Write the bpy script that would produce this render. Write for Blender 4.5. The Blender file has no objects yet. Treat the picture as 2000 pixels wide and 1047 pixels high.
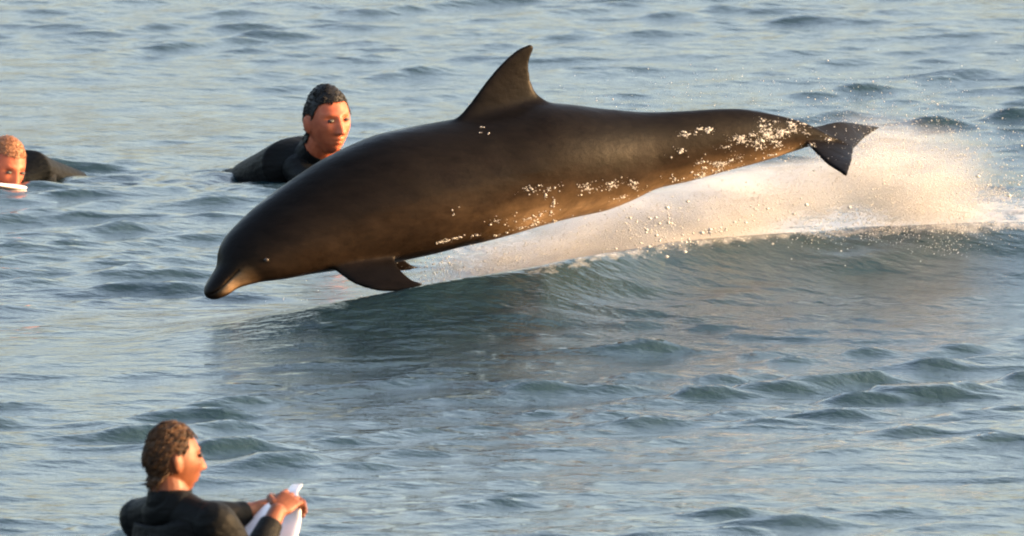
import bpy, bmesh, math, random
import numpy as np
from mathutils import Vector, Matrix
from mathutils.bvhtree import BVHTree

R = math.radians
SC = bpy.context.scene
COL = SC.collection
random.seed(7)
RNG = np.random.default_rng(11)

# ---------------------------------------------------------------- camera
THETA = R(5.2)          # the long lens looks down a few degrees
DIST = 80.0
FPX = 560.0 * DIST           # focal length in photograph pixels (2000 wide)
ZC = 0.30
CAM = Vector((0, -DIST * math.cos(THETA), ZC + DIST * math.sin(THETA)))
cam_data = bpy.data.cameras.new('camera')
cam_data.sensor_width = 36.0
cam_data.lens = 36.0 * FPX / 2000.0
cam_data.clip_start = 0.5
cam_data.clip_end = 20000
cam_data.dof.use_dof = True
cam_data.dof.focus_distance = DIST
cam_data.dof.aperture_fstop = 14.0
cam = bpy.data.objects.new('camera', cam_data)
COL.objects.link(cam)
cam.location = CAM
cam.rotation_euler = (math.pi / 2 - THETA, 0, 0)
SC.camera = cam

# ---------------------------------------------------------------- light
SUN_EL, SUN_AZ = R(10.0), R(93.0)      # azimuth clockwise from +Y: from the right, a little towards the camera
SUN_DIR = Vector((math.sin(SUN_AZ) * math.cos(SUN_EL), math.cos(SUN_AZ) * math.cos(SUN_EL), math.sin(SUN_EL)))
world = bpy.data.worlds.new('World')
SC.world = world
world.use_nodes = True
wn = world.node_tree
wn.nodes.clear()
w_out = wn.nodes.new('ShaderNodeOutputWorld')
w_bg = wn.nodes.new('ShaderNodeBackground')
w_sky = wn.nodes.new('ShaderNodeTexSky')
w_sky.sky_type = 'NISHITA'
w_sky.sun_disc = False
w_sky.sun_elevation = SUN_EL
w_sky.sun_rotation = SUN_AZ
w_sky.air_density = 0.87
w_sky.dust_density = 7.0
w_sky.ozone_density = 0.3
w_bg.inputs['Strength'].default_value = 0.15
wn.links.new(w_sky.outputs[0], w_bg.inputs[0])
wn.links.new(w_bg.outputs[0], w_out.inputs[0])
sun_data = bpy.data.lights.new('sun', 'SUN')
sun_data.energy = 2.0
sun_data.angle = R(0.5)
sun_data.color = (1.0, 0.56, 0.28)
sun = bpy.data.objects.new('sun', sun_data)
COL.objects.link(sun)
sun.rotation_euler = (-SUN_DIR).to_track_quat('-Z', 'Y').to_euler()

SC.view_settings.view_transform = 'Standard'
SC.view_settings.look = 'None'
SC.view_settings.gamma = 1.0
SC.view_settings.use_curve_mapping = False
SC.view_settings.exposure = 2.98
SC.render.engine = 'CYCLES'
SC.cycles.use_denoising = True
SC.cycles.filter_width = 2.0
SC.cycles.max_bounces = 8
SC.cycles.volume_bounces = 2
SC.cycles.transparent_max_bounces = 16

# ---------------------------------------------------------------- helpers
_dir = Vector((0, math.cos(THETA), -math.sin(THETA)))
_up = Vector((0, math.sin(THETA), math.cos(THETA)))


def P(px, py, Y):
    """The point on the upright plane y = Y that the photograph's pixel (px, py) looks at."""
    d = _dir * FPX + Vector((1, 0, 0)) * (px - 1000.0) + _up * (523.5 - py)
    return CAM + d * ((Y - CAM.y) / d.y)


def PW(px, py, z):
    """The point at height z that pixel (px, py) looks at."""
    d = _dir * FPX + Vector((1, 0, 0)) * (px - 1000.0) + _up * (523.5 - py)
    return CAM + d * ((z - CAM.z) / d.z)


def smooth01(t):
    t = np.clip(t, 0, 1)
    return t * t * (3 - 2 * t)


def mesh_from(name, V, F):
    me = bpy.data.meshes.new(name)
    me.from_pydata([tuple(v) for v in V], [], [tuple(int(i) for i in f) for f in F])
    me.update()
    return me


def mesh_quads(name, V, F):
    """Fast mesh from numpy arrays; F is (n, k)."""
    V = np.asarray(V, dtype=np.float32)
    F = np.asarray(F, dtype=np.int32)
    me = bpy.data.meshes.new(name)
    me.vertices.add(len(V))
    me.vertices.foreach_set('co', V.ravel())
    n, k = F.shape
    me.loops.add(n * k)
    me.loops.foreach_set('vertex_index', F.ravel())
    me.polygons.add(n)
    me.polygons.foreach_set('loop_start', np.arange(0, n * k, k, dtype=np.int32))
    me.polygons.foreach_set('use_smooth', np.ones(n, dtype=bool))
    me.update(calc_edges=True)
    me.validate()
    return me


def link(name, me, mat=None, parent=None):
    o = bpy.data.objects.new(name, me)
    COL.objects.link(o)
    if mat is not None:
        me.materials.append(mat)
    if parent is not None:
        o.parent = parent
        o.matrix_parent_inverse = parent.matrix_world.inverted()
    return o


def tag(o, label=None, cat=None, group=None, kind=None):
    if label: o['label'] = label
    if cat: o['category'] = cat
    if group: o['group'] = group
    if kind: o['kind'] = kind
    return o


def set_attr(me, name, values):
    a = me.attributes.new(name, 'FLOAT', 'POINT')
    a.data.foreach_set('value', np.asarray(values, dtype=np.float32))


def mat_new(name):
    m = bpy.data.materials.new(name)
    m.use_nodes = True
    nt = m.node_tree
    bsdf = nt.nodes['Principled BSDF']
    return m, nt, bsdf


def N(nt, t, **kw):
    n = nt.nodes.new(t)
    for k, v in kw.items():
        setattr(n, k, v)
    return n


def noise(nt, scale, detail=4.0, rough=0.5, vec=None, stretch=None):
    n = N(nt, 'ShaderNodeTexNoise')
    n.inputs['Scale'].default_value = scale
    n.inputs['Detail'].default_value = detail
    n.inputs['Roughness'].default_value = rough
    tc = N(nt, 'ShaderNodeTexCoord')
    src = tc.outputs['Object']
    if stretch:
        mp = N(nt, 'ShaderNodeMapping')
        mp.inputs['Scale'].default_value = stretch
        nt.links.new(src, mp.inputs['Vector'])
        src = mp.outputs['Vector']
    nt.links.new(src, n.inputs['Vector'])
    return n


def ramp(nt, fac, stops):
    r = N(nt, 'ShaderNodeValToRGB')
    el = r.color_ramp.elements
    while len(el) < len(stops):
        el.new(0.5)
    for e, (p, c) in zip(el, stops):
        e.position = p
        e.color = (c[0], c[1], c[2], 1) if hasattr(c, '__len__') else (c, c, c, 1)
    nt.links.new(fac, r.inputs['Fac'])
    return r


def bump(nt, bsdf, h, strength, dist):
    b = N(nt, 'ShaderNodeBump')
    b.inputs['Strength'].default_value = strength
    b.inputs['Distance'].default_value = dist
    nt.links.new(h, b.inputs['Height'])
    nt.links.new(b.outputs['Normal'], bsdf.inputs['Normal'])
    return b


# ---------------------------------------------------------------- materials
def make_water_mat():
    m, nt, b = mat_new('sea_water')
    b.inputs['IOR'].default_value = 1.333
    b.inputs['Roughness'].default_value = 0.06
    n0 = noise(nt, 0.7, 3.0)
    cr = ramp(nt, n0.outputs['Fac'], [(0.3, (0.005, 0.015, 0.020)), (0.7, (0.010, 0.022, 0.027))])
    at = N(nt, 'ShaderNodeAttribute', attribute_name='foam')
    nf = noise(nt, 26.0, 7.0, 0.65, stretch=(0.55, 0.35, 1))
    # foam = smoothstep of (foam attribute + noise)
    add = N(nt, 'ShaderNodeMath', operation='MULTIPLY_ADD')
    nt.links.new(nf.outputs['Fac'], add.inputs[0])
    add.inputs[1].default_value = 0.9
    add.inputs[2].default_value = -0.95
    ad2 = N(nt, 'ShaderNodeMath', operation='MULTIPLY_ADD')
    nt.links.new(at.outputs['Fac'], ad2.inputs[0])
    ad2.inputs[1].default_value = 1.25
    nt.links.new(add.outputs[0], ad2.inputs[2])
    mr = N(nt, 'ShaderNodeMapRange')
    mr.inputs['From Min'].default_value = 0.0
    mr.inputs['From Max'].default_value = 0.45
    nt.links.new(ad2.outputs[0], mr.inputs['Value'])
    mix = N(nt, 'ShaderNodeMix', data_type='RGBA')
    nt.links.new(mr.outputs[0], mix.inputs['Factor'])
    nt.links.new(cr.outputs['Color'], mix.inputs[6])
    mix.inputs[7].default_value = (0.42, 0.42, 0.42, 1)
    nt.links.new(mix.outputs[2], b.inputs['Base Color'])
    rr = N(nt, 'ShaderNodeMapRange')
    rr.inputs['To Min'].default_value = 0.06
    rr.inputs['To Max'].default_value = 0.7
    nt.links.new(mr.outputs[0], rr.inputs['Value'])
    nt.links.new(rr.outputs[0], b.inputs['Roughness'])
    nb = noise(nt, 11.0, 5.0, 0.55, stretch=(0.8, 1.3, 1))
    bump(nt, b, nb.outputs['Fac'], 0.5, 0.03)
    return m


def make_skin_mat(name, base, dark):
    m, nt, b = mat_new(name)
    n0 = noise(nt, 28.0, 4.0)
    cr = ramp(nt, n0.outputs['Fac'], [(0.35, dark), (0.65, base)])
    nt.links.new(cr.outputs['Color'], b.inputs['Base Color'])
    b.inputs['Roughness'].default_value = 0.5
    b.inputs['Specular IOR Level'].default_value = 0.2
    b.inputs['Subsurface Weight'].default_value = 0.15
    b.inputs['Subsurface Radius'].default_value = (0.012, 0.004, 0.002)
    b.inputs['Subsurface Scale'].default_value = 0.5
    n1 = noise(nt, 160.0, 3.0)
    bump(nt, b, n1.outputs['Fac'], 0.25, 0.003)
    return m


def make_suit_mat(name, c):
    m, nt, b = mat_new(name)
    n0 = noise(nt, 9.0, 5.0)
    cr = ramp(nt, n0.outputs['Fac'], [(0.3, [x * 0.6 for x in c]), (0.7, c)])
    nt.links.new(cr.outputs['Color'], b.inputs['Base Color'])
    b.inputs['Roughness'].default_value = 0.6
    b.inputs['Specular IOR Level'].default_value = 0.06
    n1 = noise(nt, 24.0, 4.0, stretch=(1, 1, 2.2))
    bump(nt, b, n1.outputs['Fac'], 0.5, 0.012)
    return m


def make_hair_mat(name, a, c):
    m, nt, b = mat_new(name)
    n0 = noise(nt, 55.0, 5.0, 0.6, stretch=(0.5, 0.5, 1.6))
    cr = ramp(nt, n0.outputs['Fac'], [(0.35, a), (0.68, c)])
    nt.links.new(cr.outputs['Color'], b.inputs['Base Color'])
    b.inputs['Roughness'].default_value = 0.5
    b.inputs['Specular IOR Level'].default_value = 0.15
    bump(nt, b, n0.outputs['Fac'], 0.8, 0.01)
    return m


def make_dolphin_mat():
    m, nt, b = mat_new('dolphin_skin')
    at = N(nt, 'ShaderNodeAttribute', attribute_name='ventral_glow')
    n0 = noise(nt, 5.0, 5.0, 0.6)
    ma = N(nt, 'ShaderNodeMath', operation='MULTIPLY_ADD')
    nt.links.new(n0.outputs['Fac'], ma.inputs[0])
    ma.inputs[1].default_value = 0.36
    ad = N(nt, 'ShaderNodeMath', operation='ADD')
    ad.inputs[1].default_value = -0.20
    nt.links.new(at.outputs['Fac'], ma.inputs[2])
    nt.links.new(ma.outputs[0], ad.inputs[0])
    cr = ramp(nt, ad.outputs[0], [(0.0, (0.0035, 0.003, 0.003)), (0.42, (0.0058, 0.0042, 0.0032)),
                                  (0.62, (0.013, 0.0085, 0.0055)), (0.80, (0.045, 0.029, 0.016)), (1.0, (0.17, 0.115, 0.07))])  # warm pale end: belly pigment with golden bounce light mixed into the colour
    # fine scratches and blotches
    n2 = noise(nt, 40.0, 6.0, 0.7, stretch=(0.25, 1, 1))
    mx = N(nt, 'ShaderNodeMix', data_type='RGBA', blend_type='MULTIPLY')
    c2 = ramp(nt, n2.outputs['Fac'], [(0.3, 0.5), (0.7, 1.4)])
    mx.inputs['Factor'].default_value = 0.7
    nt.links.new(cr.outputs['Color'], mx.inputs[6])
    nt.links.new(c2.outputs['Color'], mx.inputs[7])
    nt.links.new(mx.outputs[2], b.inputs['Base Color'])
    nr = noise(nt, 7.0, 6.0, 0.65, stretch=(0.5, 1, 1))
    rg = N(nt, 'ShaderNodeMapRange')
    rg.inputs['From Min'].default_value = 0.35
    rg.inputs['From Max'].default_value = 0.65
    rg.inputs['To Min'].default_value = 0.2
    rg.inputs['To Max'].default_value = 0.5
    nt.links.new(nr.outputs['Fac'], rg.inputs['Value'])
    nt.links.new(rg.outputs[0], b.inputs['Roughness'])
    b.inputs['Specular IOR Level'].default_value = 0.03
    n1 = noise(nt, 18.0, 5.0, 0.6, stretch=(0.5, 1, 1))
    bump(nt, b, n1.outputs['Fac'], 0.3, 0.01)
    return m


def make_foam_mat(name, c=(0.85, 0.85, 0.85)):
    m, nt, b = mat_new(name)
    b.inputs['Base Color'].default_value = (*c, 1)
    b.inputs['Roughness'].default_value = 0.35
    tr = N(nt, 'ShaderNodeBsdfTranslucent')
    tr.inputs['Color'].default_value = (*c, 1)
    mx = N(nt, 'ShaderNodeMixShader')
    mx.inputs[0].default_value = 0.45
    out = nt.nodes['Material Output']
    nt.links.new(b.outputs[0], mx.inputs[1])
    nt.links.new(tr.outputs[0], mx.inputs[2])
    nt.links.new(mx.outputs[0], out.inputs[0])
    return m


def make_mist_mat(name, dens, nscale=6.0, alb=0.52):
    m = bpy.data.materials.new(name)
    m.use_nodes = True
    nt = m.node_tree
    nt.nodes.clear()
    out = N(nt, 'ShaderNodeOutputMaterial')
    pv = N(nt, 'ShaderNodeVolumePrincipled')
    pv.inputs['Color'].default_value = (alb, alb, alb, 1)
    pv.inputs['Anisotropy'].default_value = 0.2
    tc = N(nt, 'ShaderNodeTexCoord')
    ln = N(nt, 'ShaderNodeVectorMath', operation='LENGTH')
    nt.links.new(tc.outputs['Object'], ln.inputs[0])
    fall = N(nt, 'ShaderNodeMapRange', interpolation_type='SMOOTHSTEP')
    fall.inputs['From Min'].default_value = 1.0
    fall.inputs['From Max'].default_value = 0.1
    nt.links.new(ln.outputs['Value'], fall.inputs['Value'])
    nn = N(nt, 'ShaderNodeTexNoise')
    nn.inputs['Scale'].default_value = nscale
    nn.inputs['Detail'].default_value = 5.0
    mp = N(nt, 'ShaderNodeMapping')
    mp.inputs['Rotation'].default_value = (0, 0.25, 0)
    mp.inputs['Scale'].default_value = (0.45, 0.7, 1.5)
    nt.links.new(N(nt, 'ShaderNodeNewGeometry').outputs['Position'], mp.inputs['Vector'])
    nt.links.new(mp.outputs['Vector'], nn.inputs['Vector'])
    r = N(nt, 'ShaderNodeMapRange', interpolation_type='SMOOTHSTEP')
    r.inputs['From Min'].default_value = 0.36
    r.inputs['From Max'].default_value = 0.66
    r.inputs['To Min'].default_value = 0.15
    nt.links.new(nn.outputs['Fac'], r.inputs['Value'])
    mu = N(nt, 'ShaderNodeMath', operation='MULTIPLY')
    nt.links.new(fall.outputs[0], mu.inputs[0])
    nt.links.new(r.outputs[0], mu.inputs[1])
    m2 = N(nt, 'ShaderNodeMath', operation='MULTIPLY')
    nt.links.new(mu.outputs[0], m2.inputs[0])
    m2.inputs[1].default_value = dens
    nt.links.new(m2.outputs[0], pv.inputs['Density'])
    nt.links.new(pv.outputs[0], out.inputs['Volume'])
    return m


def make_plain(name, c, rough=0.4):
    m, nt, b = mat_new(name)
    n0 = noise(nt, 14.0, 4.0)
    cr = ramp(nt, n0.outputs['Fac'], [(0.3, [x * 0.82 for x in c]), (0.7, c)])
    nt.links.new(cr.outputs['Color'], b.inputs['Base Color'])
    b.inputs['Roughness'].default_value = rough
    return m


M_WATER = make_water_mat()
M_DOLPHIN = make_dolphin_mat()
M_SKIN = make_skin_mat('sunburnt_skin', (0.28, 0.080, 0.040), (0.21, 0.052, 0.026))
M_SKIN2 = make_skin_mat('tanned_skin', (0.12, 0.040, 0.018), (0.09, 0.028, 0.012))
M_SUIT = make_suit_mat('black_neoprene', (0.004, 0.0045, 0.005))
M_HAIR_DARK = make_hair_mat('wet_black_hair', (0.0015, 0.0015, 0.002), (0.004, 0.0035, 0.0035))
M_HAIR_BROWN = make_hair_mat('greying_brown_hair', (0.012, 0.006, 0.003), (0.060, 0.028, 0.011))
M_HAIR_FAIR = make_hair_mat('fair_hair', (0.14, 0.06, 0.03), (0.20, 0.09, 0.045))
M_EYE = make_plain('eye_dark', (0.012, 0.009, 0.008), 0.6)
M_LIP = make_plain('lip', (0.3, 0.1, 0.08), 0.4)
M_BOARD = make_plain('white_fibreglass', (0.62, 0.56, 0.57), 0.3)
M_STRING = make_plain('board_stripe', (0.25, 0.22, 0.20), 0.4)
M_DROP = make_foam_mat('spray_white', (0.46, 0.46, 0.46))

# ---------------------------------------------------------------- the sea
def lin(a, b, n, end=True):
    return list(np.linspace(a, b, n, endpoint=end))


def graded(core_a, core_b, step, far, growth=1.16):
    c = list(np.arange(core_a, core_b + step * 0.5, step))
    hi, s = [], step
    v = c[-1]
    while v < far:
        s *= growth
        v += s
        hi.append(v)
    lo, s = [], step
    v = c[0]
    while v > -far:
        s *= growth
        v -= s
        lo.append(v)
    return np.array(lo[::-1] + c + hi)


_k = []
# (count, shortest, longest wavelength, heading, spread, rms slope)
for n_, l0, l1, head_, spr, srms in ((120, 0.14, 0.62, 97, 7, 0.088), (90, 0.17, 0.65, 136, 8, 0.080), (150, 0.072, 0.20, 106, 14, 0.085)):
    for i in range(n_):
        lam = l0 * (l1 / l0) ** ((i + RNG.random()) / n_)
        ang = R(head_) + RNG.normal(0, R(spr))
        k = 2 * math.pi / lam
        _k.append((k * math.cos(ang), k * math.sin(ang), srms * math.sqrt(2.0 / n_) / k, RNG.random() * 2 * math.pi, lam))
SIGMA = math.sqrt(sum(w[2] ** 2 for w in _k) / 2)


# crest of the wave the dolphin leaps along: (px, py, height) turned into ground positions
CREST = [(250, 675, 0.02), (440, 640, 0.065), (620, 608, 0.12), (820, 572, 0.17), (1060, 535, 0.215), (1300, 490, 0.24), (1650, 455, 0.26), (2000, 436, 0.27), (2400, 420, 0.27)]
_cp = [PW(a, b, c) for a, b, c in CREST]
_cx = np.array([-9] + [p.x for p in _cp] + [9])
_cy = np.array([_cp[0].y - 0.3] + [p.y for p in _cp] + [_cp[-1].y + 0.3])
_cz = np.array([0.0] + [p.z for p in _cp] + [0.25])


def swell(x, y):
    yc = np.interp(x, _cx, _cy)
    A = np.interp(x, _cx, _cz)
    d = y - yc
    q_ = np.abs(np.minimum(d, 0))
    front = 0.66 * np.exp(-(q_ / 0.36) ** 1.25) + 0.34 * np.exp(-(q_ / 1.6) ** 1.3)
    back = np.exp(-(np.maximum(d, 0) / 0.6) ** 1.5)
    h = A * np.where(d < 0, front, back)
    # low ridge just in front of the two paddlers behind
    y2 = 6.1 + 0.15 * x
    h = h + 0.045 * np.exp(-((y - y2) / 0.85) ** 2) * smooth01((0.3 - x) / 1.2)
    # ridge low on the right
    y3 = -3.6 + 0.5 * (x - 1.2)
    h = h + 0.05 * np.exp(-((y - y3) / 0.5) ** 2) * smooth01((x - 0.35) / 0.9)
    # long slow swell
    h = h + (0.018 * np.sin(0.9 * y + 0.35 * x + 0.6) + 0.012 * np.sin(1.7 * y - 0.8 * x)) * (1 - 0.7 * np.exp(-((y - 6.3) / 1.2) ** 2))
    far = smooth01((np.hypot(x, y) - 8) / 10)
    for rx, ry, ra in ((-0.78, 6.55, 0.45), (-1.68, 6.75, 0.42)):
        rr = np.hypot(x - rx, y - ry)
        h = h + 0.007 * np.cos((rr - ra) * 38) * np.exp(-(np.maximum(rr - ra, 0) / 0.22) ** 1.2) * (rr > ra - 0.12)
    return h * (1 - far) + far * 0.25 * np.sin(0.16 * y + 0.03 * x) * smooth01((1500 - np.hypot(x, y)) / 1400)


def ripples(x, y, sp):
    h = np.zeros_like(x)
    # gusts: patches with livelier and calmer water
    g = 0.92 + 0.2 * np.sin(0.9 * x + 0.55 * y + 1.0) + 0.2 * np.sin(-0.6 * x + 1.25 * y + 4.0) + 0.15 * np.sin(2.1 * x + 0.9 * y)
    for kx, ky, a, ph, lam in _k:
        fade = np.clip((lam / sp - 3.0) / 3.0, 0, 1)
        h += a * fade * np.sin(kx * x + ky * y + ph)
    # sheltered smooth water on the wave's flank right of the nose
    calm = 1 - 0.7 * np.exp(-((x + 0.55) / 0.6) ** 2 - ((y - 2.4) / 2.0) ** 2) - 0.3 * np.exp(-((x + 1.4) / 0.8) ** 2 - ((y + 0.4) / 1.5) ** 2)
    dc = y - np.interp(x, _cx, _cy)
    g = g * (1 + 0.12 * smooth01((-0.8 - y) / 2.0))
    g = g * (1 - 0.30 * smooth01((y - 5.0) / 7.0))
    h = h * g * calm * (1 - 0.6 * np.exp(-((dc + 0.1) / 0.35) ** 2) * smooth01((1.6 - x) / 0.8))
    # real ripples have flat troughs and peaked crests
    sg, b_ = SIGMA, 0.38
    return sg * (np.exp(b_ * np.clip(h / sg, -4, 3.2)) - 1.08) / b_


def water_z(x, y):
    x = np.atleast_1d(np.asarray(x, float)); y = np.atleast_1d(np.asarray(y, float))
    return swell(x, y) + ripples(x, y, np.full_like(x, 0.02))


xs = graded(-2.6, 2.6, 0.0135, 6000, 1.17)
ys = graded(-10.0, 16.5, 0.025, 6000, 1.17)
X, Y = np.meshgrid(xs, ys)
SPX, SPY = np.meshgrid(np.gradient(xs), np.gradient(ys))
SP = np.maximum(SPX, SPY * 0.75)
Z = swell(X, Y) + ripples(X, Y, SP)
ny, nx = X.shape
idx = np.arange(nx * ny).reshape(ny, nx)
F = np.stack([idx[:-1, :-1], idx[:-1, 1:], idx[1:, 1:], idx[1:, :-1]], -1).reshape(-1, 4)
me = mesh_quads('water', np.stack([X, Y, Z], -1).reshape(-1, 3), F)
# foam: the wake churned up behind the crest, trailing right of the tail
yc = np.interp(X, _cx, _cy)
d = Y - yc
fo = 0.58 * np.exp(-((d - 3.2) / 1.7) ** 2) * smooth01((X + 0.9) / 1.0)
fo = np.maximum(fo, 0.46 * np.exp(-((d + 0.02) / 0.13) ** 2) * smooth01((X + 0.35) / 0.5))
fo = np.where(np.abs(X) < 6, fo, 0)
set_attr(me, 'foam', fo.ravel())
water = link('water', me, M_WATER)
tag(water, kind='structure', label='rippled blue grey sea with a low wave crest')

# ---------------------------------------------------------------- mesh pieces for bodies
def tube(pts, radii, seg=16, up=None, flat=None):
    """Closed tube through pts with rounded ends; flat = per-point (a, b) half axes instead of radii."""
    pts = [Vector(p) for p in pts]
    n = len(pts)
    rings, V, F = [], [], []
    up = Vector(up) if up is not None else None
    P2, R2 = [], []
    def rad(i):
        return flat[i] if flat else (radii[i], radii[i])
    t0 = (pts[0] - pts[1]).normalized(); t1 = (pts[-1] - pts[-2]).normalized()
    for f, s in ((0.98, 0.2), (0.75, 0.66), (0.4, 0.92)):
        a = rad(0); P2.append(pts[0] + t0 * (min(a) * f)); R2.append((a[0] * s, a[1] * s))
    for i in range(n):
        P2.append(pts[i]); R2.append(rad(i))
    for f, s in ((0.4, 0.92), (0.75, 0.66), (0.98, 0.2)):
        a = rad(n - 1); P2.append(pts[-1] + t1 * (min(a) * f)); R2.append((a[0] * s, a[1] * s))
    m = len(P2)
    prev = None
    for i in range(m):
        a = P2[max(i - 1, 0)]; b = P2[min(i + 1, m - 1)]
        t = (b - a).normalized()
        ref = up if up is not None else (prev if prev is not None else (Vector((0, 0, 1)) if abs(t.z) < 0.8 else Vector((1, 0, 0))))
        u = (ref - t * ref.dot(t))
        u = u.normalized() if u.length > 1e-5 else t.orthogonal().normalized()
        w = t.cross(u)
        prev = u
        for j in range(seg):
            an = 2 * math.pi * j / seg
            V.append(P2[i] + u * (R2[i][0] * math.cos(an)) + w * (R2[i][1] * math.sin(an)))
    for i in range(m - 1):
        for j in range(seg):
            j2 = (j + 1) % seg
            F.append((i * seg + j, i * seg + j2, (i + 1) * seg + j2, (i + 1) * seg + j))
    F.append(tuple(range(seg))[::-1])
    F.append(tuple((m - 1) * seg + j for j in range(seg)))
    return V, F


def ball(c, r, seg=20, rings=14, rot=None):
    V, F = [], []
    r = Vector(r) if hasattr(r, '__len__') else Vector((r, r, r))
    rot = rot or Matrix.Identity(3)
    for i in range(rings + 1):
        th = math.pi * i / rings
        for j in range(seg):
            ph = 2 * math.pi * j / seg
            v = Vector((math.sin(th) * math.cos(ph) * r.x, math.sin(th) * math.sin(ph) * r.y, math.cos(th) * r.z))
            V.append(Vector(c) + rot @ v)
    for i in range(rings):
        for j in range(seg):
            j2 = (j + 1) % seg
            F.append((i * seg + j, (i + 1) * seg + j, (i + 1) * seg + j2, i * seg + j2))
    return V, F


class Soup:
    def __init__(s):
        s.V, s.F = [], []

    def add(s, vf):
        o = len(s.V)
        s.V += [Vector(v) for v in vf[0]]
        s.F += [tuple(i + o for i in f) for f in vf[1]]

    def remeshed(s, name, voxel, smooth=2):
        me = mesh_from(name + '_raw', s.V, s.F)
        bm = bmesh.new(); bm.from_mesh(me)
        bmesh.ops.remove_doubles(bm, verts=bm.verts, dist=1e-6)
        bmesh.ops.recalc_face_normals(bm, faces=bm.faces)
        bm.to_mesh(me); bm.free()
        o = bpy.data.objects.new(name + '_raw', me)
        COL.objects.link(o)
        md = o.modifiers.new('r', 'REMESH')
        md.mode = 'VOXEL'
        md.voxel_size = voxel
        if smooth:
            sm = o.modifiers.new('s', 'SMOOTH')
            sm.factor = 0.5
            sm.iterations = smooth
        dg = bpy.context.evaluated_depsgraph_get()
        out = bpy.data.meshes.new_from_object(o.evaluated_get(dg))
        out.name = name
        bpy.data.objects.remove(o)
        bpy.data.meshes.remove(me)
        out.polygons.foreach_set('use_smooth', np.ones(len(out.polygons), dtype=bool))
        return out


def coords(me):
    a = np.empty(len(me.vertices) * 3, dtype=np.float32)
    me.vertices.foreach_get('co', a)
    return a.reshape(-1, 3).astype(float)


def normals(me):
    a = np.empty(len(me.vertices) * 3, dtype=np.float32)
    me.vertices.foreach_get('normal', a)
    return a.reshape(-1, 3).astype(float)


def shell(name, me, mask, offset):
    """A garment or hair: the masked faces of a body mesh, lifted off along the normals and given a rim."""
    co, no = coords(me), normals(me)
    co = co + no * np.asarray(offset)[:, None]
    polys = [tuple(p.vertices) for p in me.polygons]
    keep = [p for p in polys if all(mask[i] for i in p)]
    used = sorted({i for p in keep for i in p})
    mp = {v: k for k, v in enumerate(used)}
    V = [Vector(co[i]) for i in used]
    F = [tuple(mp[i] for i in p) for p in keep]
    # rim: border edges extruded back down to the skin
    cnt = {}
    for f in F:
        for a, b in zip(f, f[1:] + f[:1]):
            cnt[(a, b)] = cnt.get((a, b), 0) + 1
    border = [(a, b) for (a, b) in cnt if (b, a) not in cnt]
    low = {}
    base = coords(me) - no * 0.002
    for a, b in border:
        for q in (a, b):
            if q not in low:
                low[q] = len(V)
                V.append(Vector(base[used[q]]))
        F.append((b, a, low[a], low[b]))
    out = mesh_from(name, V, F)
    out.polygons.foreach_set('use_smooth', np.ones(len(out.polygons), dtype=bool))
    return out


def head_mesh(seg=110, rings=90, long_face=1.0):
    """Human head, x forward, y left, z up, origin between the ears; about 0.23 m high."""
    V, F = [], []
    for i in range(rings + 1):
        th = math.pi * i / rings
        for j in range(seg):
            ph = 2 * math.pi * j / seg
            dx, dy, dz = math.sin(th) * math.cos(ph), math.sin(th) * math.sin(ph), math.cos(th)
            x = dx * (0.092 if dx > 0 else 0.098)
            y = dy * 0.076
            z = dz * (0.118 if dz > 0 else 0.118)
            lowf = max(0.0, -dz)
            # jaw narrows, back of the skull pulls in above the neck
            y *= 1 - 0.30 * lowf ** 1.4
            if dx < 0:
                x *= 1 - 0.45 * lowf ** 1.2
            else:
                x *= 1 + 0.10 * lowf
            if dz > 0 and dx > 0:
                x *= 1 - 0.10 * dz ** 2
            f = max(0.0, dx) ** 0.8
            g = lambda cy, cz, sy, sz: math.exp(-((y - cy) / sy) ** 2 - ((z - cz) / sz) ** 2)
            ad = 0.0
            # nose
            if -0.046 < z < 0.03:
                t = (0.028 - z) / 0.062
                t = min(max(t, 0), 1)
                ridge = 0.003 + 0.025 * t ** 1.3
                under = min(1.0, max(0.0, (z + 0.046) / 0.010))
                ad += ridge * math.exp(-(y / (0.010 + 0.009 * t)) ** 2) * under
            for s in (-1, 1):
                ad -= 0.012 * g(s * 0.031, 0.012, 0.016, 0.011)       # eye sockets
                ad += 0.005 * g(s * 0.030, 0.032, 0.022, 0.008)       # brows
                ad += 0.006 * g(s * 0.046, -0.018, 0.018, 0.018)      # cheekbones
                ad += 0.006 * g(s * 0.012, -0.036, 0.006, 0.006)      # nostril wings
                ad -= 0.004 * g(s * 0.040, -0.060, 0.018, 0.022)      # hollow cheeks
            ad += 0.011 * g(0, -0.057, 0.022, 0.007) + 0.010 * g(0, -0.072, 0.020, 0.007)   # lips
            ad -= 0.004 * g(0, -0.0645, 0.024, 0.0028)
            ad -= 0.004 * g(0, -0.083, 0.022, 0.006)
            ad += 0.016 * g(0, -0.103, 0.024, 0.016)                  # chin
            x += ad * f
            V.append(Vector((x, y, z * long_face)))
    for i in range(rings):
        for j in range(seg):
            j2 = (j + 1) % seg
            F.append((i * seg + j, (i + 1) * seg + j, (i + 1) * seg + j2, i * seg + j2))
    return V, F


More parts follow.
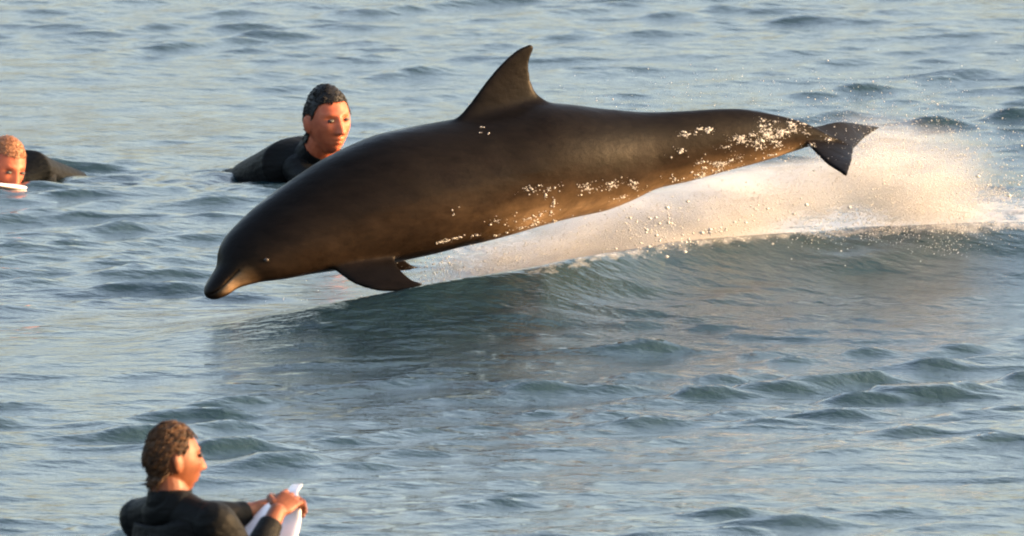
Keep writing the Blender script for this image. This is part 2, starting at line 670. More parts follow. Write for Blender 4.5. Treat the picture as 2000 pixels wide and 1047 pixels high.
def hand_mesh(wrist, direction, palm_n, side, curl=0.6, scale=1.0):
    """Palm, four unequal fingers and a thumb; palm_n points out of the palm, side towards the thumb."""
    d = Vector(direction).normalized()
    pn = Vector(palm_n); pn = (pn - d * pn.dot(d)).normalized()
    sd = Vector(side); sd = (sd - d * sd.dot(d) - pn * sd.dot(pn)).normalized()
    S = Soup()
    w = Vector(wrist)
    k = scale
    S.add(tube([w, w + d * 0.03 * k, w + d * 0.075 * k], None, 14, up=pn, flat=[(0.016 * k, 0.025 * k), (0.017 * k, 0.038 * k), (0.013 * k, 0.041 * k)]))
    lens = [0.072, 0.080, 0.074, 0.058]
    for i, L in enumerate(lens):
        off = sd * ((0.030 - 0.0205 * i) * k)
        p = w + d * 0.070 * k + off
        pts = [p]
        ang = curl * 0.45
        for q, fr in enumerate((0.46, 0.30, 0.24)):
            v = d * math.cos(ang) + pn * math.sin(ang)
            p = p + v * (L * fr * k)
            pts.append(p)
            ang += curl * (0.75 + 0.05 * i)
        S.add(tube(pts, [0.0092 * k, 0.0088 * k, 0.008 * k, 0.007 * k], 10))
    b = w + d * 0.022 * k + sd * 0.028 * k
    pts = [b, b + (d * 0.55 + sd * 0.7 + pn * 0.3).normalized() * 0.036 * k]
    pts.append(pts[-1] + (d * 0.75 + sd * 0.25 + pn * 0.6).normalized() * 0.030 * k)
    pts.append(pts[-1] + (d * 0.8 - sd * 0.1 + pn * 0.6).normalized() * 0.022 * k)
    S.add(tube(pts, [0.014 * k, 0.0115 * k, 0.010 * k, 0.008 * k], 10))
    return S.V, S.F


def head_matrix(pos, facing, roll=0.0, s=1.0):
    f = Vector(facing).normalized()
    l = Vector((0, 0, 1)).cross(f).normalized()
    u = f.cross(l)
    m = Matrix((f, l, u)).transposed()
    m = m @ Matrix.Rotation(roll, 3, 'X')
    m4 = (m * s).to_4x4()
    m4.translation = Vector(pos)
    return m4


def seg_dist(co, a, b, ra, rb):
    a, b = np.array(a), np.array(b)
    ab = b - a
    t = np.clip(((co - a) @ ab) / max(ab @ ab, 1e-9), 0, 1)
    return np.linalg.norm(co - (a + t[:, None] * ab), axis=1) - (ra + (rb - ra) * t)


def build_person(spec):
    """Body (head, neck, torso, limbs, hands) as one voxel-joined surface; wetsuit and hair are shells over it."""
    S = Soup()
    hm = spec['head']
    hv, hf = head_mesh()
    S.add(([hm @ v for v in hv], hf))
    for s in (-1, 1):   # ears
        S.add(ball(hm @ Vector((-0.012, s * 0.077, -0.008)), [c * spec['s'] for c in (0.017, 0.009, 0.031)], 14, 10, hm.to_3x3().normalized() @ Matrix.Rotation(-s * 0.35, 3, 'Z') @ Matrix.Rotation(-0.2, 3, 'Y')))
    flags = []   # (a, b, ra, rb, suit)
    flags.append((hm @ Vector((0.01, 0, 0.02)), hm @ Vector((0.02, 0, -0.05)), 0.095, 0.07, False))
    nb = spec['neck_base']
    nt_ = hm @ Vector((-0.022, 0, -0.06))
    S.add(tube([nt_, nt_.lerp(nb, 0.5), nb], [0.056 * spec['s'], 0.058 * spec['s'], 0.068 * spec['s']], 20))
    mid = nt_.lerp(nb, spec.get('collar', 0.55))
    flags.append((nt_, mid, 0.056, 0.058, False)); flags.append((mid, nb, 0.058, 0.066, True))
    for pts, flat, up in spec['torso']:
        S.add(tube(pts, None, 28, up=up, flat=flat))
        for i in range(len(pts) - 1):
            flags.append((pts[i], pts[i + 1], flat[i][1], flat[i + 1][1], True))
    for pts, rad, suit in spec['limbs']:
        S.add(tube(pts, rad, 16))
        for i in range(len(pts) - 1):
            flags.append((pts[i], pts[i + 1], rad[i], rad[i + 1], suit[i]))
    for h in spec.get('hands', []):
        S.add(hand_mesh(*h[:4], **h[4]))
        w = Vector(h[0]); dd = Vector(h[1]).normalized()
        flags.append((w + dd * 0.02, w + dd * 0.13, 0.04, 0.04, False))
    me = S.remeshed('body', spec.get('voxel', 0.0034), 1)
    body = link('person', me, spec['skin'])
    tag(body, spec['label'], 'person', spec.get('group'))
    co = coords(me)
    ds = np.stack([seg_dist(co, a, b, ra, rb) for a, b, ra, rb, _ in flags], 1)
    suit = np.array([f[4] for f in flags])[np.argmin(ds, 1)]
    hmi = hm.inverted()
    hl = (np.c_[co, np.ones(len(co))] @ np.array(hmi).T)[:, :3]
    in_head = (np.linalg.norm(hl / np.array([0.125, 0.10, 0.135]), axis=1) < 1.0) & (hl[:, 2] > -0.125)
    suit &= ~(in_head & (hl[:, 2] > -0.10))
    # collar etc: smooth wrinkles in the neoprene
    wr = 0.006 + 0.003 * np.sin(co[:, 0] * 37 + 2.5 * np.sin(co[:, 2] * 21)) * np.sin(co[:, 2] * 33 + co[:, 1] * 17)
    sm = shell('wetsuit', me, suit, wr)
    link('wetsuit', sm, spec.get('suit', M_SUIT), body)
    hx, hy, hz = hl[:, 0], hl[:, 1], hl[:, 2]
    hair, off = spec['hair_fn'](hx, hy, hz)
    hair &= in_head & ~((np.abs(hy) > 0.066) & (hz < 0.030) & (hz > -0.05) & (hx > -0.036) & (hx < 0.02))
    if hair.any():
        hs = shell('hair', me, hair, off)
        tufts(hs, spec.get('tuft', 0.024), (hm.to_3x3() @ Vector((1, 0, 0))).normalized())
        link('hair', hs, spec['hair'], body)
    for s in (-1, 1):
        em = mesh_from('eye', *ball(hm @ Vector((0.0835, s * 0.031, 0.010)), [0.0075 * spec['s'], 0.012 * spec['s'], 0.0062 * spec['s']], 14, 10, hm.to_3x3().normalized()))
        em.polygons.foreach_set('use_smooth', np.ones(len(em.polygons), dtype=bool))
        link('eye', em, M_EYE, body)
    return body, me


def tufts(hs, length, fwd_, n=800):
    """Loose tapered locks rooted all over a hair shell."""
    if length <= 0:
        return
    rs = np.random.default_rng(5)
    co, no = coords(hs), normals(hs)
    bm = bmesh.new(); bm.from_mesh(hs)
    for i in rs.integers(0, len(co), n):
        p = Vector(co[i]); nr = Vector(no[i])
        d_ = Vector((rs.normal(0, 0.22), rs.normal(0, 0.22), -0.75)) - fwd_ * 0.75
        d_ = (d_ - nr * d_.dot(nr))
        if d_.length < 1e-4: continue
        d_.normalize()
        L = length * (0.6 + 0.9 * rs.random())
        r = 0.0019 * (0.6 + 0.9 * rs.random())
        sd = d_.cross(nr)
        prev = None
        for t, w, lift in ((0, 0.4, -0.002), (0.35, 1.3, 0.0006), (0.75, 1.0, 0.0008), (1.0, 0.12, 0.0)):
            c = p + d_ * (L * t) + nr * lift
            ring = [bm.verts.new(c + sd * (r * w)), bm.verts.new(c + nr * (r * w * 0.8)), bm.verts.new(c - sd * (r * w)), bm.verts.new(c - nr * (r * w * 0.8))]
            if prev:
                for q in range(4):
                    f = bm.faces.new((prev[q], prev[(q + 1) % 4], ring[(q + 1) % 4], ring[q])); f.smooth = True
            prev = ring
    bm.to_mesh(hs); bm.free()


def hnoise(x, y, z, f):
    return np.sin(x * f + 1.3 * np.sin(y * f * 0.7)) * np.sin(y * f * 1.1 + 2.0) * np.sin(z * f * 0.9 + np.sin(x * f))


# ---------------------------------------------------------------- the dolphin
YD = 0.85
YAW = 0.45            # the nose is nearer the camera than the tail


def yd(px):
    return YD + (px - 820.0) / 560.0 * YAW


_ya = math.atan(YAW)
SIDE = np.array([-math.sin(_ya), math.cos(_ya), 0.0])
STN = [  # (top x, top y, belly x, belly y, width / height)
    (399, 573, 406, 583, 1.2), (403, 560, 420, 585, 1.45), (414, 541, 440, 577, 1.45), (427, 519, 462, 563, 1.25), (430, 494, 500, 552, 1.0), (438, 474, 528, 548, 0.95),
    (454, 452, 556, 545, 0.92), (494, 413, 603, 536, 0.90), (535, 380, 645, 530, 0.88), (592, 340, 690, 525, 0.86), (638, 311, 735, 518, 0.86),
    (689, 285, 785, 509, 0.86), (746, 262, 840, 497, 0.86), (804, 248, 895, 483, 0.86), (867, 237, 945, 471, 0.86),
    (930, 225, 995, 458, 0.85), (990, 210, 1045, 443, 0.84), (1050, 200, 1090, 431, 0.82), (1110, 203, 1135, 421, 0.80),
    (1165, 210, 1180, 411, 0.77), (1218, 216, 1230, 392, 0.74), (1270, 219, 1280, 369, 0.71), (1337, 217, 1345, 354, 0.66),
    (1399, 213, 1410, 336, 0.60), (1450, 213, 1465, 322, 0.54), (1500, 221, 1510, 309, 0.48), (1540, 230, 1550, 296, 0.45),
    (1575, 241, 1582, 286, 0.48), (1605, 255, 1605, 284, 0.6), (1625, 266, 1625, 280, 0.8)]
tops = np.array([list(P(a, b, yd((a + c) / 2))) for a, b, c, d_, w in STN])
bots = np.array([list(P(c, d_, yd((a + c) / 2))) for a, b, c, d_, w in STN])
wid = np.array([s[4] for s in STN])


def catmull(A, n):
    """Resample rows of A along a Catmull-Rom spline."""
    A = np.asarray(A, float)
    m = len(A)
    Pd = np.vstack([2 * A[0] - A[1], A, 2 * A[-1] - A[-2]])
    out = []
    for t in np.linspace(0, m - 1 - 1e-6, n):
        i = int(t); f = t - i
        p0, p1, p2, p3 = Pd[i], Pd[i + 1], Pd[i + 2], Pd[i + 3]
        out.append(0.5 * (2 * p1 + (p2 - p0) * f + (2 * p0 - 5 * p1 + 4 * p2 - p3) * f * f + (3 * p1 - p0 - 3 * p2 + p3) * f ** 3))
    return np.array(out)


NR, NSEG = 300, 72
T3 = catmull(tops, NR); B3 = catmull(bots, NR); W1 = catmull(wid[:, None], NR)[:, 0]
D = Soup()
V, F = [], []
cen = (T3 + B3) / 2
half = np.linalg.norm(T3 - B3, axis=1) / 2
for i in range(NR):
    up = (T3[i] - B3[i]) / (2 * half[i])
    w = half[i] * W1[i]
    for j in range(NSEG):
        an = 2 * math.pi * j / NSEG
        c, s = math.cos(an), math.sin(an)
        yy = -w * math.copysign(abs(s) ** 0.92, s)
        V.append(Vector(cen[i] + up * half[i] * c + SIDE * yy))
for i in range(NR - 1):
    for j in range(NSEG):
        j2 = (j + 1) % NSEG
        F.append((i * NSEG + j, i * NSEG + j2, (i + 1) * NSEG + j2, (i + 1) * NSEG + j))
F.append(tuple(range(NSEG))[::-1]); F.append(tuple((NR - 1) * NSEG + j for j in range(NSEG)))
D.add((V, F))


def foil(lead, trail, n, thick, normal, chord_n=14):
    """Fin: leading and trailing edge curves (3D), lens-shaped section of relative thickness `thick`."""
    L = catmull([list(p) for p in lead], n); T = catmull([list(p) for p in trail], n)
    nm = np.array(Vector(normal).normalized())
    V, F = [], []
    us = 0.5 - 0.5 * np.cos(np.linspace(0, math.pi, chord_n))
    k = 2 * chord_n - 2
    for i in range(n):
        ch = np.linalg.norm(T[i] - L[i])
        th = ch * thick + 0.005
        def prof(u):
            return th * 1.9 * (math.sqrt(u + 1e-4) * (1 - u) ** 0.8) * 0.62 + 0.0035
        row = [L[i] + (T[i] - L[i]) * u + nm * prof(u) for u in us] + [L[i] + (T[i] - L[i]) * u - nm * prof(u) for u in us[-2:0:-1]]
        V += [Vector(r) for r in row]
    for i in range(n - 1):
        for j in range(k):
            j2 = (j + 1) % k
            F.append((i * k + j, i * k + j2, (i + 1) * k + j2, (i + 1) * k + j))
    F.append(tuple(range(k))[::-1]); F.append(tuple((n - 1) * k + j for j in range(k)))
    return V, F


Q = lambda px, py, y=0.0: P(px, py, yd(px) + y)
# dorsal fin
D.add(foil([Q(860, 262), Q(893, 225), Q(924, 192), Q(953, 155), Q(981, 123), Q(1010, 98), Q(1036, 86)],
           [Q(1110, 225), Q(1066, 190), Q(1047, 175), Q(1036, 153), Q(1033, 125), Q(1038, 106), Q(1043, 92)], 40, 0.10, (0, 1, 0)))
# flukes: near one hangs lower, far one stands higher
def fluke(root_l, mid_l, tip, root_t, mid_t, nrm):
    nrm = (tip - root_l.lerp(root_t, 0.5)).cross(mid_t - mid_l).normalized()
    D.add(foil([root_l, root_l.lerp(mid_l, 0.55), mid_l, mid_l.lerp(tip, 0.6), tip], [root_t, root_t.lerp(mid_t, 0.5), mid_t, mid_t.lerp(tip, 0.55), tip + (mid_t - tip) * 0.06], 30, 0.05, nrm))
near_tip, far_tip = Q(1654, 344, -0.27), Q(1718, 249, 0.27)
_n = (near_tip - far_tip).cross(Vector((1, 0, -0.25))).normalized()
fluke(Q(1568, 272, 0.0), Q(1614, 318, -0.15), near_tip, Q(1668, 288, 0.0), Q(1664, 314, -0.14), _n)
fluke(Q(1568, 252, 0.0), Q(1640, 238, 0.13), far_tip, Q(1668, 290, 0.0), Q(1690, 268, 0.15), _n)
# flippers: swept back along the belly, near one lower in the picture
D.add(foil([Q(640, 520, -0.12), Q(665, 541, -0.16), Q(700, 558, -0.20), Q(745, 569, -0.24), Q(795, 567, -0.27), Q(826, 557, -0.28)],
           [Q(775, 496, -0.14), Q(778, 508, -0.17), Q(784, 520, -0.20), Q(793, 533, -0.23), Q(806, 546, -0.26), Q(824, 554, -0.28)], 30, 0.13, (-0.2, -0.95, 0.12)))
D.add(foil([Q(650, 495, 0.12), Q(680, 512, 0.16), Q(715, 526, 0.20), Q(755, 533, 0.24), Q(800, 531, 0.27), Q(827, 522, 0.28)],
           [Q(775, 478, 0.14), Q(780, 485, 0.17), Q(786, 494, 0.20), Q(796, 504, 0.23), Q(808, 513, 0.26), Q(825, 520, 0.28)], 30, 0.13, (0.2, 0.95, 0.12)))
dme = D.remeshed('dolphin', 0.0055, 3)
dco = coords(dme)
# pigment and painted bounce glow: dark cape above, pale underside (0 back .. 1 belly) from the nearest body ring
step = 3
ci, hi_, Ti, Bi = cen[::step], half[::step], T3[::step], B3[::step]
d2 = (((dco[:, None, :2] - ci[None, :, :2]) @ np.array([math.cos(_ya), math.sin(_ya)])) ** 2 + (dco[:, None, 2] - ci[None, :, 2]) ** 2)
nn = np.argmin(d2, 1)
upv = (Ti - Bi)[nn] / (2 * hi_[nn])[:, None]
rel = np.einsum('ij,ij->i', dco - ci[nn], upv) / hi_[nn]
ventral_glow = np.clip(0.42 - 0.56 * rel, 0, 1)
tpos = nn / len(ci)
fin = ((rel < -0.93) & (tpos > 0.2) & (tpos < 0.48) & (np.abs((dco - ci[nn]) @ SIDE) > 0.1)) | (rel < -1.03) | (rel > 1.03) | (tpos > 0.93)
lim = 0.60 + 0.40 * smooth01((tpos - 0.42) / 0.16)  # front belly kept dark; golden bounce glow painted in towards the tail
ventral_glow = np.minimum(ventral_glow, lim)
ventral_glow = np.where(fin, 0.03, ventral_glow)
ventral_glow = ventral_glow + 0.6 * np.exp(-((tpos - 0.09) / 0.055) ** 2) * (rel < 0.1) * (~fin)       # light on the lower jaw, painted as a paler tone
ventral_glow = np.where((np.abs((dco - ci[nn]) @ SIDE) > 0.215) & (tpos < 0.5), 0.2, ventral_glow)             # flippers dark
# mouth line pressed in
dno = normals(dme)
mouth = np.exp(-((rel + 0.12) / 0.055) ** 2) * smooth01((0.135 - tpos) / 0.02) * smooth01((tpos - 0.0) / 0.01)
dco2 = dco - dno * (0.009 * mouth)[:, None]
dme.vertices.foreach_set('co', dco2.astype(np.float32).ravel())
dme.update()
ed = np.empty(len(dme.edges) * 2, dtype=np.int32)
dme.edges.foreach_get('vertices', ed)
ed = ed.reshape(-1, 2)
deg = np.bincount(ed.ravel(), minlength=len(dco))
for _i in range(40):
    acc = np.bincount(ed[:, 0], weights=ventral_glow[ed[:, 1]], minlength=len(dco)) + np.bincount(ed[:, 1], weights=ventral_glow[ed[:, 0]], minlength=len(dco))
    ventral_glow = 0.5 * ventral_glow + 0.5 * acc / np.maximum(deg, 1)
# flow the fin and flipper roots into the body
wroot = 0.9 * np.exp(-((np.abs(rel) - 1.0) / 0.22) ** 2) * (((rel > 0) & (tpos > 0.40) & (tpos < 0.68)) | ((rel < 0) & (tpos > 0.2) & (tpos < 0.48)))
for _i in range(70):
    acc = np.stack([np.bincount(ed[:, 0], weights=dco2[ed[:, 1], c], minlength=len(dco)) + np.bincount(ed[:, 1], weights=dco2[ed[:, 0], c], minlength=len(dco)) for c in range(3)], 1) / np.maximum(deg, 1)[:, None]
    dco2 = dco2 + (acc - dco2) * (0.5 * wroot)[:, None]
dme.vertices.foreach_set('co', dco2.astype(np.float32).ravel())
dme.update()
set_attr(dme, 'ventral_glow', np.clip(ventral_glow - 0.25 * mouth, 0, 1))
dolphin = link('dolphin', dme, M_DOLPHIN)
tag(dolphin, 'dark brown grey dolphin leaping nose down along the wave crest', 'dolphin')
bvh = BVHTree.FromPolygons([Vector(v) for v in dco2], [tuple(p.vertices) for p in dme.polygons])


def on_body(px, py):
    """Near-side skin of the dolphin at a place on its flank."""
    p = P(px, py, -1.0)
    d_ = (p - CAM).normalized()
    return bvh.ray_cast(p, d_)


for sgn in (-1, 1):
    p, n_, _i, _d = on_body(520, 508)
    if p is None: continue
    q = p if sgn < 0 else p + Vector(SIDE) * (2 * ((Vector((P(520, 508, yd(520)))) - p).dot(Vector(SIDE))))
    em = mesh_from('eye', *ball(q, (0.009, 0.005, 0.007), 16, 10))
    em.polygons.foreach_set('use_smooth', np.ones(len(em.polygons), dtype=bool))
    link('eye', em, M_EYE, dolphin)

# ---------------------------------------------------------------- surfboards
def surfboard(name, nose, axis, deck_n, length, width, thick, label, group=None, rocker=0.06):
    a = Vector(axis).normalized()          # from nose to tail
    n_ = Vector(deck_n); n_ = (n_ - a * n_.dot(a)).normalized()
    s = a.cross(n_)
    V, F = [], []
    NL, NC = 60, 20
    for i in range(NL + 1):
        t = i / NL
        wd = width / 2 * (math.sin(math.pi * min(1, t * 0.62 + 0.02) ** 0.62)) ** 0.75 if t < 0.8 else None
        wd = width / 2 * max(0.02, (1 - abs(2 * t - 1.04) ** 2.6)) ** 0.62
        th = thick / 2 * max(0.1, (1 - abs(2 * t - 1) ** 3))
        lift = rocker * ((1 - t) ** 3) * 2 + rocker * 0.5 * max(0, t - 0.6) ** 2
        c = Vector(nose) + a * (t * length) + n_ * (lift - rocker * 2)
        for j in range(NC):
            an = 2 * math.pi * j / NC
            V.append(c + s * (wd * math.copysign(abs(math.cos(an)) ** 0.8, math.cos(an))) + n_ * (th * math.copysign(abs(math.sin(an)) ** 0.9, math.sin(an))))
    for i in range(NL):
        for j in range(NC):
            j2 = (j + 1) % NC
            F.append((i * NC + j, i * NC + j2, (i + 1) * NC + j2, (i + 1) * NC + j))
    F.append(tuple(range(NC))[::-1]); F.append(tuple(NL * NC + j for j in range(NC)))
    me = mesh_from(name, V, F)
    bm = bmesh.new(); bm.from_mesh(me); bmesh.ops.recalc_face_normals(bm, faces=bm.faces); bm.to_mesh(me); bm.free()
    me.polygons.foreach_set('use_smooth', np.ones(len(me.polygons), dtype=bool))
    o = link(name, me, M_BOARD)
    tag(o, label, 'surfboard', group)
    return o


# ---------------------------------------------------------------- person in front, sitting on his board
YF = -11.0
K = lambda px, py, y=0.0: P(px, py, YF + y)
fwd = Vector((0.80, 0.60, 0)).normalized()
rgt = Vector((0.60, -0.80, 0)).normalized()
hc = K(338, 897)
hm = head_matrix(hc, (0.93, 0.36, 0.02), 0.0, 0.92)
neck = K(342, 975, 0.0) - fwd * 0.02
chest = K(350, 1090) ; waist = K(352, 1190); hips = K(350, 1275)
sh_r = K(352, 1014) + rgt * 0.17
sh_l = K(345, 1024) - rgt * 0.18
hand_r = K(541, 1000, 0.16); hand_l = K(522, 990, 0.40)
el_r = K(488, 1112, 0.02); el_l = K(455, 1012, 0.34)
nose = K(580, 947, 0.36)
tail_dir = (K(352, 1172) - nose).normalized()


def scalp_short(hx, hy, hz):
    line = 0.062 + 0.02 * np.clip(hx / 0.09, 0, 1) - np.where(hx < 0.045, 0.085 * smooth01((0.045 - hx) / 0.05), 0)
    line = np.where(hx < -0.02, line - 0.055 * smooth01((-0.02 - hx) / 0.05), line)
    mask = hz > line
    off = 0.0035 + 0.0006 * hnoise(hx, hy, hz, 110) + 0.0004 * hnoise(hx, hy, hz, 260)
    off = off + 0.003 * smooth01((hz - 0.06) / 0.05)
    return mask, np.maximum(off, 0.002)


wr_r = hand_r - (hand_r - el_r).normalized() * 0.05
wr_l = hand_l - (hand_l - el_l).normalized() * 0.05
board_n = rgt.cross(tail_dir).normalized()
if board_n.z < 0: board_n = -board_n
spec = dict(
    s=1.0, head=hm, neck_base=neck, collar=0.45, skin=M_SKIN2, hair=M_HAIR_BROWN, hair_fn=scalp_short,
    torso=[([neck - Vector((0, 0, 0.035)), K(350, 1012), chest, waist, hips],
            [(0.066, 0.10), (0.100, 0.185), (0.115, 0.185), (0.105, 0.145), (0.115, 0.165)], fwd)],
    limbs=[([sh_r, sh_r.lerp(el_r, 0.5), el_r], [0.064, 0.054, 0.046], [True, True]),
           ([el_r, el_r.lerp(wr_r, 0.4), wr_r, hand_r], [0.046, 0.043, 0.030, 0.027], [True, True, False]),
           ([sh_l, sh_l.lerp(el_l, 0.5), el_l], [0.064, 0.054, 0.046], [True, True]),
           ([el_l, el_l.lerp(wr_l, 0.4), wr_l, hand_l], [0.045, 0.041, 0.030, 0.026], [True, False, False]),
           ([neck - Vector((0, 0, .03)), neck.lerp(sh_r, 0.6) - Vector((0, 0, 0.01)), sh_r], [0.055, 0.055, 0.06], [True, True]),
           ([neck - Vector((0, 0, .03)), neck.lerp(sh_l, 0.6) - Vector((0, 0, 0.01)), sh_l], [0.055, 0.055, 0.06], [True, True]),
           ([hips + rgt * 0.09, hips + rgt * 0.24 + fwd * 0.30 - Vector((0, 0, 0.08)), hips + rgt * 0.26 + fwd * 0.30 - Vector((0, 0, 0.48))], [0.085, 0.062, 0.045], [True, True]),
           ([hips - rgt * 0.09, hips - rgt * 0.24 + fwd * 0.30 - Vector((0, 0, 0.08)), hips - rgt * 0.26 + fwd * 0.30 - Vector((0, 0, 0.48))], [0.085, 0.062, 0.045], [True, True])],
    hands=[(hand_r, (hand_r - el_r) * 0.5 + Vector((0.10, 0.10, 0.05)), -rgt * 0.6 + Vector((0.3, 0.2, -0.5)), Vector((0, 0.1, 1)), dict(curl=0.85, scale=0.95)),
           (hand_l, (hand_l - el_l) * 0.5 + Vector((0.10, 0.0, 0.0)), rgt * 0.8 - Vector((0, 0, 0.5)), Vector((0, 0.1, 1)), dict(curl=0.85, scale=0.95))],
    label='person seated with back turned in black wetsuit, both hands gripping a white board nose')
build_person(spec)
surfboard('surfboard', nose, tail_dir, board_n, 1.75, 0.54, 0.06, 'white surfboard nose tilted up out of the water in the hands of the seated person')

# ---------------------------------------------------------------- person behind the dolphin's head
YB = 6.5
K = lambda px, py, y=0.0: P(px, py, YB + y)
hc = K(640, 236)
hm = head_matrix(hc, (0.48, -0.87, -0.02), 0.06, 1.06)
neck = K(614, 306, 0.12)
hd = Vector((-0.62, 0.78, 0))
side = Vector((0.78, 0.62, 0))


def scalp_cap(hx, hy, hz):
    line = 0.062 + 0.012 * np.clip(hx / 0.09, 0, 1) - np.where(hx < 0.05, 0.07 * smooth01((0.05 - hx) / 0.04), 0)
    line = np.where(hx < -0.01, line - 0.075 * smooth01((-0.01 - hx) / 0.05), line)
    mask = hz > line
    off = 0.007 + 0.002 * hnoise(hx, hy, hz, 80) + 0.010 * np.exp(-((hx + 0.02) / 0.06) ** 2 - (hy / 0.04) ** 2) * (hz > 0.08)
    return mask, np.maximum(off, 0.002)


mid_back = K(535, 341, 0.42) ; hips = K(482, 370, 0.66); knee = K(415, 384, 0.95); foot = K(345, 392, 1.25)
spec = dict(
    s=1.10, head=hm, neck_base=neck, collar=0.45, skin=M_SKIN, hair=M_HAIR_DARK, hair_fn=scalp_cap,
    torso=[([neck + Vector((0.0, 0.03, -0.02)), K(588, 322, 0.20), mid_back, hips],
            [(0.066, 0.085), (0.105, 0.165), (0.085, 0.145), (0.07, 0.140)], (0, 0, 1))],
    limbs=[([K(590, 330, 0.16) + side * 0.17, K(610, 375, 0.0) + side * 0.24, K(690, 395, -0.25) + side * 0.16], [0.062, 0.05, 0.036], [True, True]),
           ([K(604, 330, 0.12) - side * 0.05, K(650, 388, -0.05) - side * 0.05, K(700, 400, -0.2) - side * 0.05], [0.055, 0.048, 0.036], [True, True]),
           ([hips + side * 0.07, knee + side * 0.08, foot + side * 0.08], [0.080, 0.055, 0.035], [True, True]),
           ([hips - side * 0.07, knee - side * 0.08, foot - side * 0.08], [0.080, 0.055, 0.035], [True, True])],
    tuft=0.012, label='dark haired person in black wetsuit lying prone behind the head of the dolphin')
build_person(spec)

# ---------------------------------------------------------------- person at the edge of the frame, lying on a white board
YL = 6.5
K = lambda px, py, y=0.0: P(px, py, YL + y)
hm = head_matrix(K(8, 325), (0.52, -0.78, -0.34), -0.10, 0.98)
neck = K(30, 356, 0.16)
side = Vector((0.75, 0.66, 0))


def scalp_buzz(hx, hy, hz):
    line = 0.066 - np.where(hx < 0.04, 0.08 * smooth01((0.04 - hx) / 0.06), 0)
    mask = hz > line
    return mask, np.maximum(0.003 + 0.0008 * hnoise(hx, hy, hz, 140), 0.001)


spec = dict(
    s=1.0, head=hm, neck_base=neck, collar=0.4, skin=M_SKIN, hair=M_HAIR_FAIR, hair_fn=scalp_buzz,
    torso=[([neck, K(50, 331, 0.20), K(96, 347, 0.42), K(158, 364, 0.75)],
            [(0.064, 0.08), (0.072, 0.10), (0.058, 0.08), (0.044, 0.07)], (0, 0, 1))],
    limbs=[([K(50, 340, 0.20) + side * 0.07, K(56, 388, 0.1) + side * 0.08, K(40, 396, -0.15) + side * 0.06], [0.055, 0.046, 0.036], [True, True]),
           ([K(40, 342, 0.2) - side * 0.10, K(10, 388, 0.1) - side * 0.16, K(-30, 396, -0.15) - side * 0.1], [0.055, 0.046, 0.036], [True, True]),
           ([K(152, 370, 0.75) + side * 0.04, K(200, 388, 1.2) + side * 0.06, K(250, 392, 1.6) + side * 0.07], [0.055, 0.045, 0.035], [True, True]),
           ([K(152, 370, 0.75) - side * 0.04, K(200, 388, 1.2) - side * 0.06, K(250, 392, 1.6) - side * 0.07], [0.055, 0.045, 0.035], [True, True])],
    tuft=0.008, label='short haired person in black wetsuit cut off by the frame, lying on white board')
build_person(spec)
surfboard('surfboard', K(-68, 352, -0.36), (0.42, 0.90, -0.02), (0, 0, 1), 1.8, 0.5, 0.06, 'white surfboard under the lying person cut off by the frame')

# ---------------------------------------------------------------- spray
OCT_V = np.array([(1, 0, 0), (-1, 0, 0), (0, 1, 0), (0, -1, 0), (0, 0, 1), (0, 0, -1)], float)
OCT_F = np.array([(0, 2, 4), (2, 1, 4), (1, 3, 4), (3, 0, 4), (2, 0, 5), (1, 2, 5), (3, 1, 5), (0, 3, 5)])


def drops(name, pts, rad, mat, label, stretch=None):
    pts = np.asarray(pts); n = len(pts)
    base = OCT_V[None] * np.asarray(rad)[:, None, None]
    if stretch is not None:
        base = base * (1 + stretch[:, None, None] * np.array([1.0, 0.2, 0.45]))
    Vv = (base + pts[:, None, :]).reshape(-1, 3)
    Ff = (OCT_F[None] + (np.arange(n) * 6)[:, None, None]).reshape(-1, 3)
    o = link(name, mesh_quads(name, Vv, Ff), mat)
    tag(o, label, kind='stuff')
    return o


def cloud(n, cx, cy, sx, sy, ydep, sd, tilt=0.0):
    a = RNG.normal(0, 1, (n, 3))
    c, s = math.cos(tilt), math.sin(tilt)
    px = cx + sx * a[:, 0] * c + sy * a[:, 1] * s
    py = cy - sx * a[:, 0] * s + sy * a[:, 1] * c
    return [list(P(u, v, yd(u) + ydep + sd * w)) for u, v, w in zip(px, py, a[:, 2])]


def clumped(n, cx, cy, sx, sy, ydep, sd, tilt=0.0, k=40, cs=0.035):
    """Spray thrown in clumps and strands instead of an even fog."""
    seeds = np.array(cloud(k, cx, cy, sx, sy, ydep, sd, tilt))
    pick = RNG.integers(0, k, n)
    sz = cs * (0.4 + 1.2 * RNG.random(k))
    j = RNG.normal(0, 1, (n, 3)) * sz[pick][:, None] * np.array([1.7, 1.0, 0.8])
    return list(seeds[pick] + j)


pts = []
pts += clumped(9000, 1830, 405, 75, 28, 0.25, 0.18, k=60)
pts += clumped(9000, 1730, 375, 75, 45, 0.25, 0.18, k=70)
pts += cloud(7000, 1750, 360, 110, 60, 0.25, 0.18)
pts += cloud(900, 1740, 280, 130, 60, 0.3, 0.2)
pts += clumped(9000, 1480, 408, 120, 26, 0.28, 0.16, 0.22, k=70)
pts += clumped(9000, 1180, 470, 140, 22, 0.28, 0.15, 0.22, k=70)
pts += clumped(5000, 930, 528, 70, 14, 0.25, 0.12, 0.2, k=30)
pts += cloud(9000, 1300, 440, 240, 28, 0.28, 0.16, 0.22)
pts += cloud(250, 1450, 195, 240, 30, 0.3, 0.2)
pts = np.array(pts)
rad = np.exp(RNG.normal(math.log(0.0010), 0.36, len(pts)))
drops('spray', pts, np.clip(rad, 0.0006, 0.006), M_DROP, 'pale golden spray thrown up under the belly and behind the tail', RNG.random(len(pts)) * 0.8)

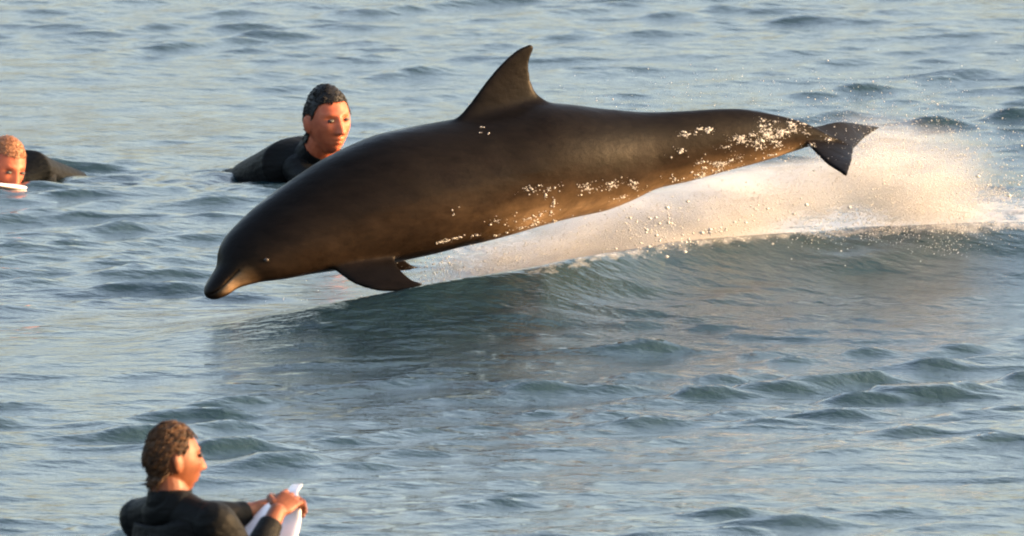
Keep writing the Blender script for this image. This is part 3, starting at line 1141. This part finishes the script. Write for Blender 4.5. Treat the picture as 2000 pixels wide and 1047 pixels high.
# bigger flying drops
pts = np.array(clumped(150, 1390, 440, 60, 12, -0.05, 0.12, 0.2, k=22, cs=0.022) + cloud(60, 1540, 400, 200, 40, 0.0, 0.2, 0.1) + cloud(40, 1960, 370, 30, 25, 0.2, 0.1) + clumped(90, 1270, 450, 30, 30, -0.1, 0.1, k=12, cs=0.02)
               + clumped(90, 1150, 515, 170, 6, 0.0, 0.05, 0.24, k=30, cs=0.015))
rad = np.clip(np.exp(RNG.normal(math.log(0.0019), 0.45, len(pts))), 0.0008, 0.005)
drops('flying_drops', pts, rad, M_DROP, 'larger white drops flying between the belly and the wave crest', RNG.random(len(pts)) * 1.5)

# drops and rills clinging to the wet skin
pts, rad = [], []
for cx, cy, sx, sy, n_, tl in ((1525, 255, 34, 17, 190, 0.0), (1440, 290, 55, 28, 90, 0.0), (1380, 262, 26, 14, 26, 0), (1400, 325, 38, 10, 70, 0.3),
                               (1130, 385, 75, 22, 70, 0.25), (1075, 390, 10, 22, 24, 0), (1250, 362, 34, 12, 40, -0.6), (890, 475, 36, 8, 36, 0.3), (1000, 445, 60, 8, 24, 0.25), (880, 410, 8, 5, 4, 0), (940, 258, 12, 4, 4, 0)):
    seeds = RNG.normal(0, 1, (max(3, n_ // 6), 2))
    for _t in range(n_ * 5):
        a = seeds[RNG.integers(0, len(seeds))] + RNG.normal(0, 0.28, 2) * RNG.random()
        px = cx + sx * a[0] * math.cos(tl) + sy * a[1] * math.sin(tl)
        py = cy - sx * a[0] * math.sin(tl) + sy * a[1] * math.cos(tl)
        p, nrm, _i, _d = on_body(px, py)
        if p is not None:
            pts.append(list(p + nrm * 0.001)); rad.append(float(np.clip(np.exp(RNG.normal(math.log(0.0011), 0.5)), 0.0005, 0.0032)))
o = drops('water_drops', np.array(pts), np.array(rad), M_DROP, 'white drops clinging to the wet flank', RNG.random(len(pts)) * 1.2)
o.parent = dolphin
if 'kind' in o: o['kind'] = 'stuff'

# soft mist inside the spray
def mist(name, cx, cy, rx, ry, rz, ydep, tilt, dens, label, nscale=6.0, alb=0.52):
    c = P(cx, cy, yd(cx) + ydep)
    me = mesh_from(name, *ball((0, 0, 0), 1.0, 32, 20))
    o = link(name, me, make_mist_mat(name, dens, nscale, alb))
    o.location = c
    o.scale = (rx, ry, rz)
    o.rotation_euler = (Matrix.Rotation(_ya, 3, 'Z') @ Matrix.Rotation(-tilt, 3, 'Y')).to_euler()
    tag(o, label, kind='stuff')
    return o


mist('splash_mist', 1765, 368, 0.46, 0.32, 0.20, 0.34, -0.36, 6.5, 'golden mist hanging behind the tail')
mist('belly_mist', 1270, 452, 1.10, 0.34, 0.17, 0.40, 0.20, 30.0, 'pale mist under the belly', 6.5, 0.72)
mist('high_mist', 1780, 305, 0.44, 0.34, 0.17, 0.40, -0.25, 1.5, 'thin haze of spray drifting above the tail', 8.0, 0.7)
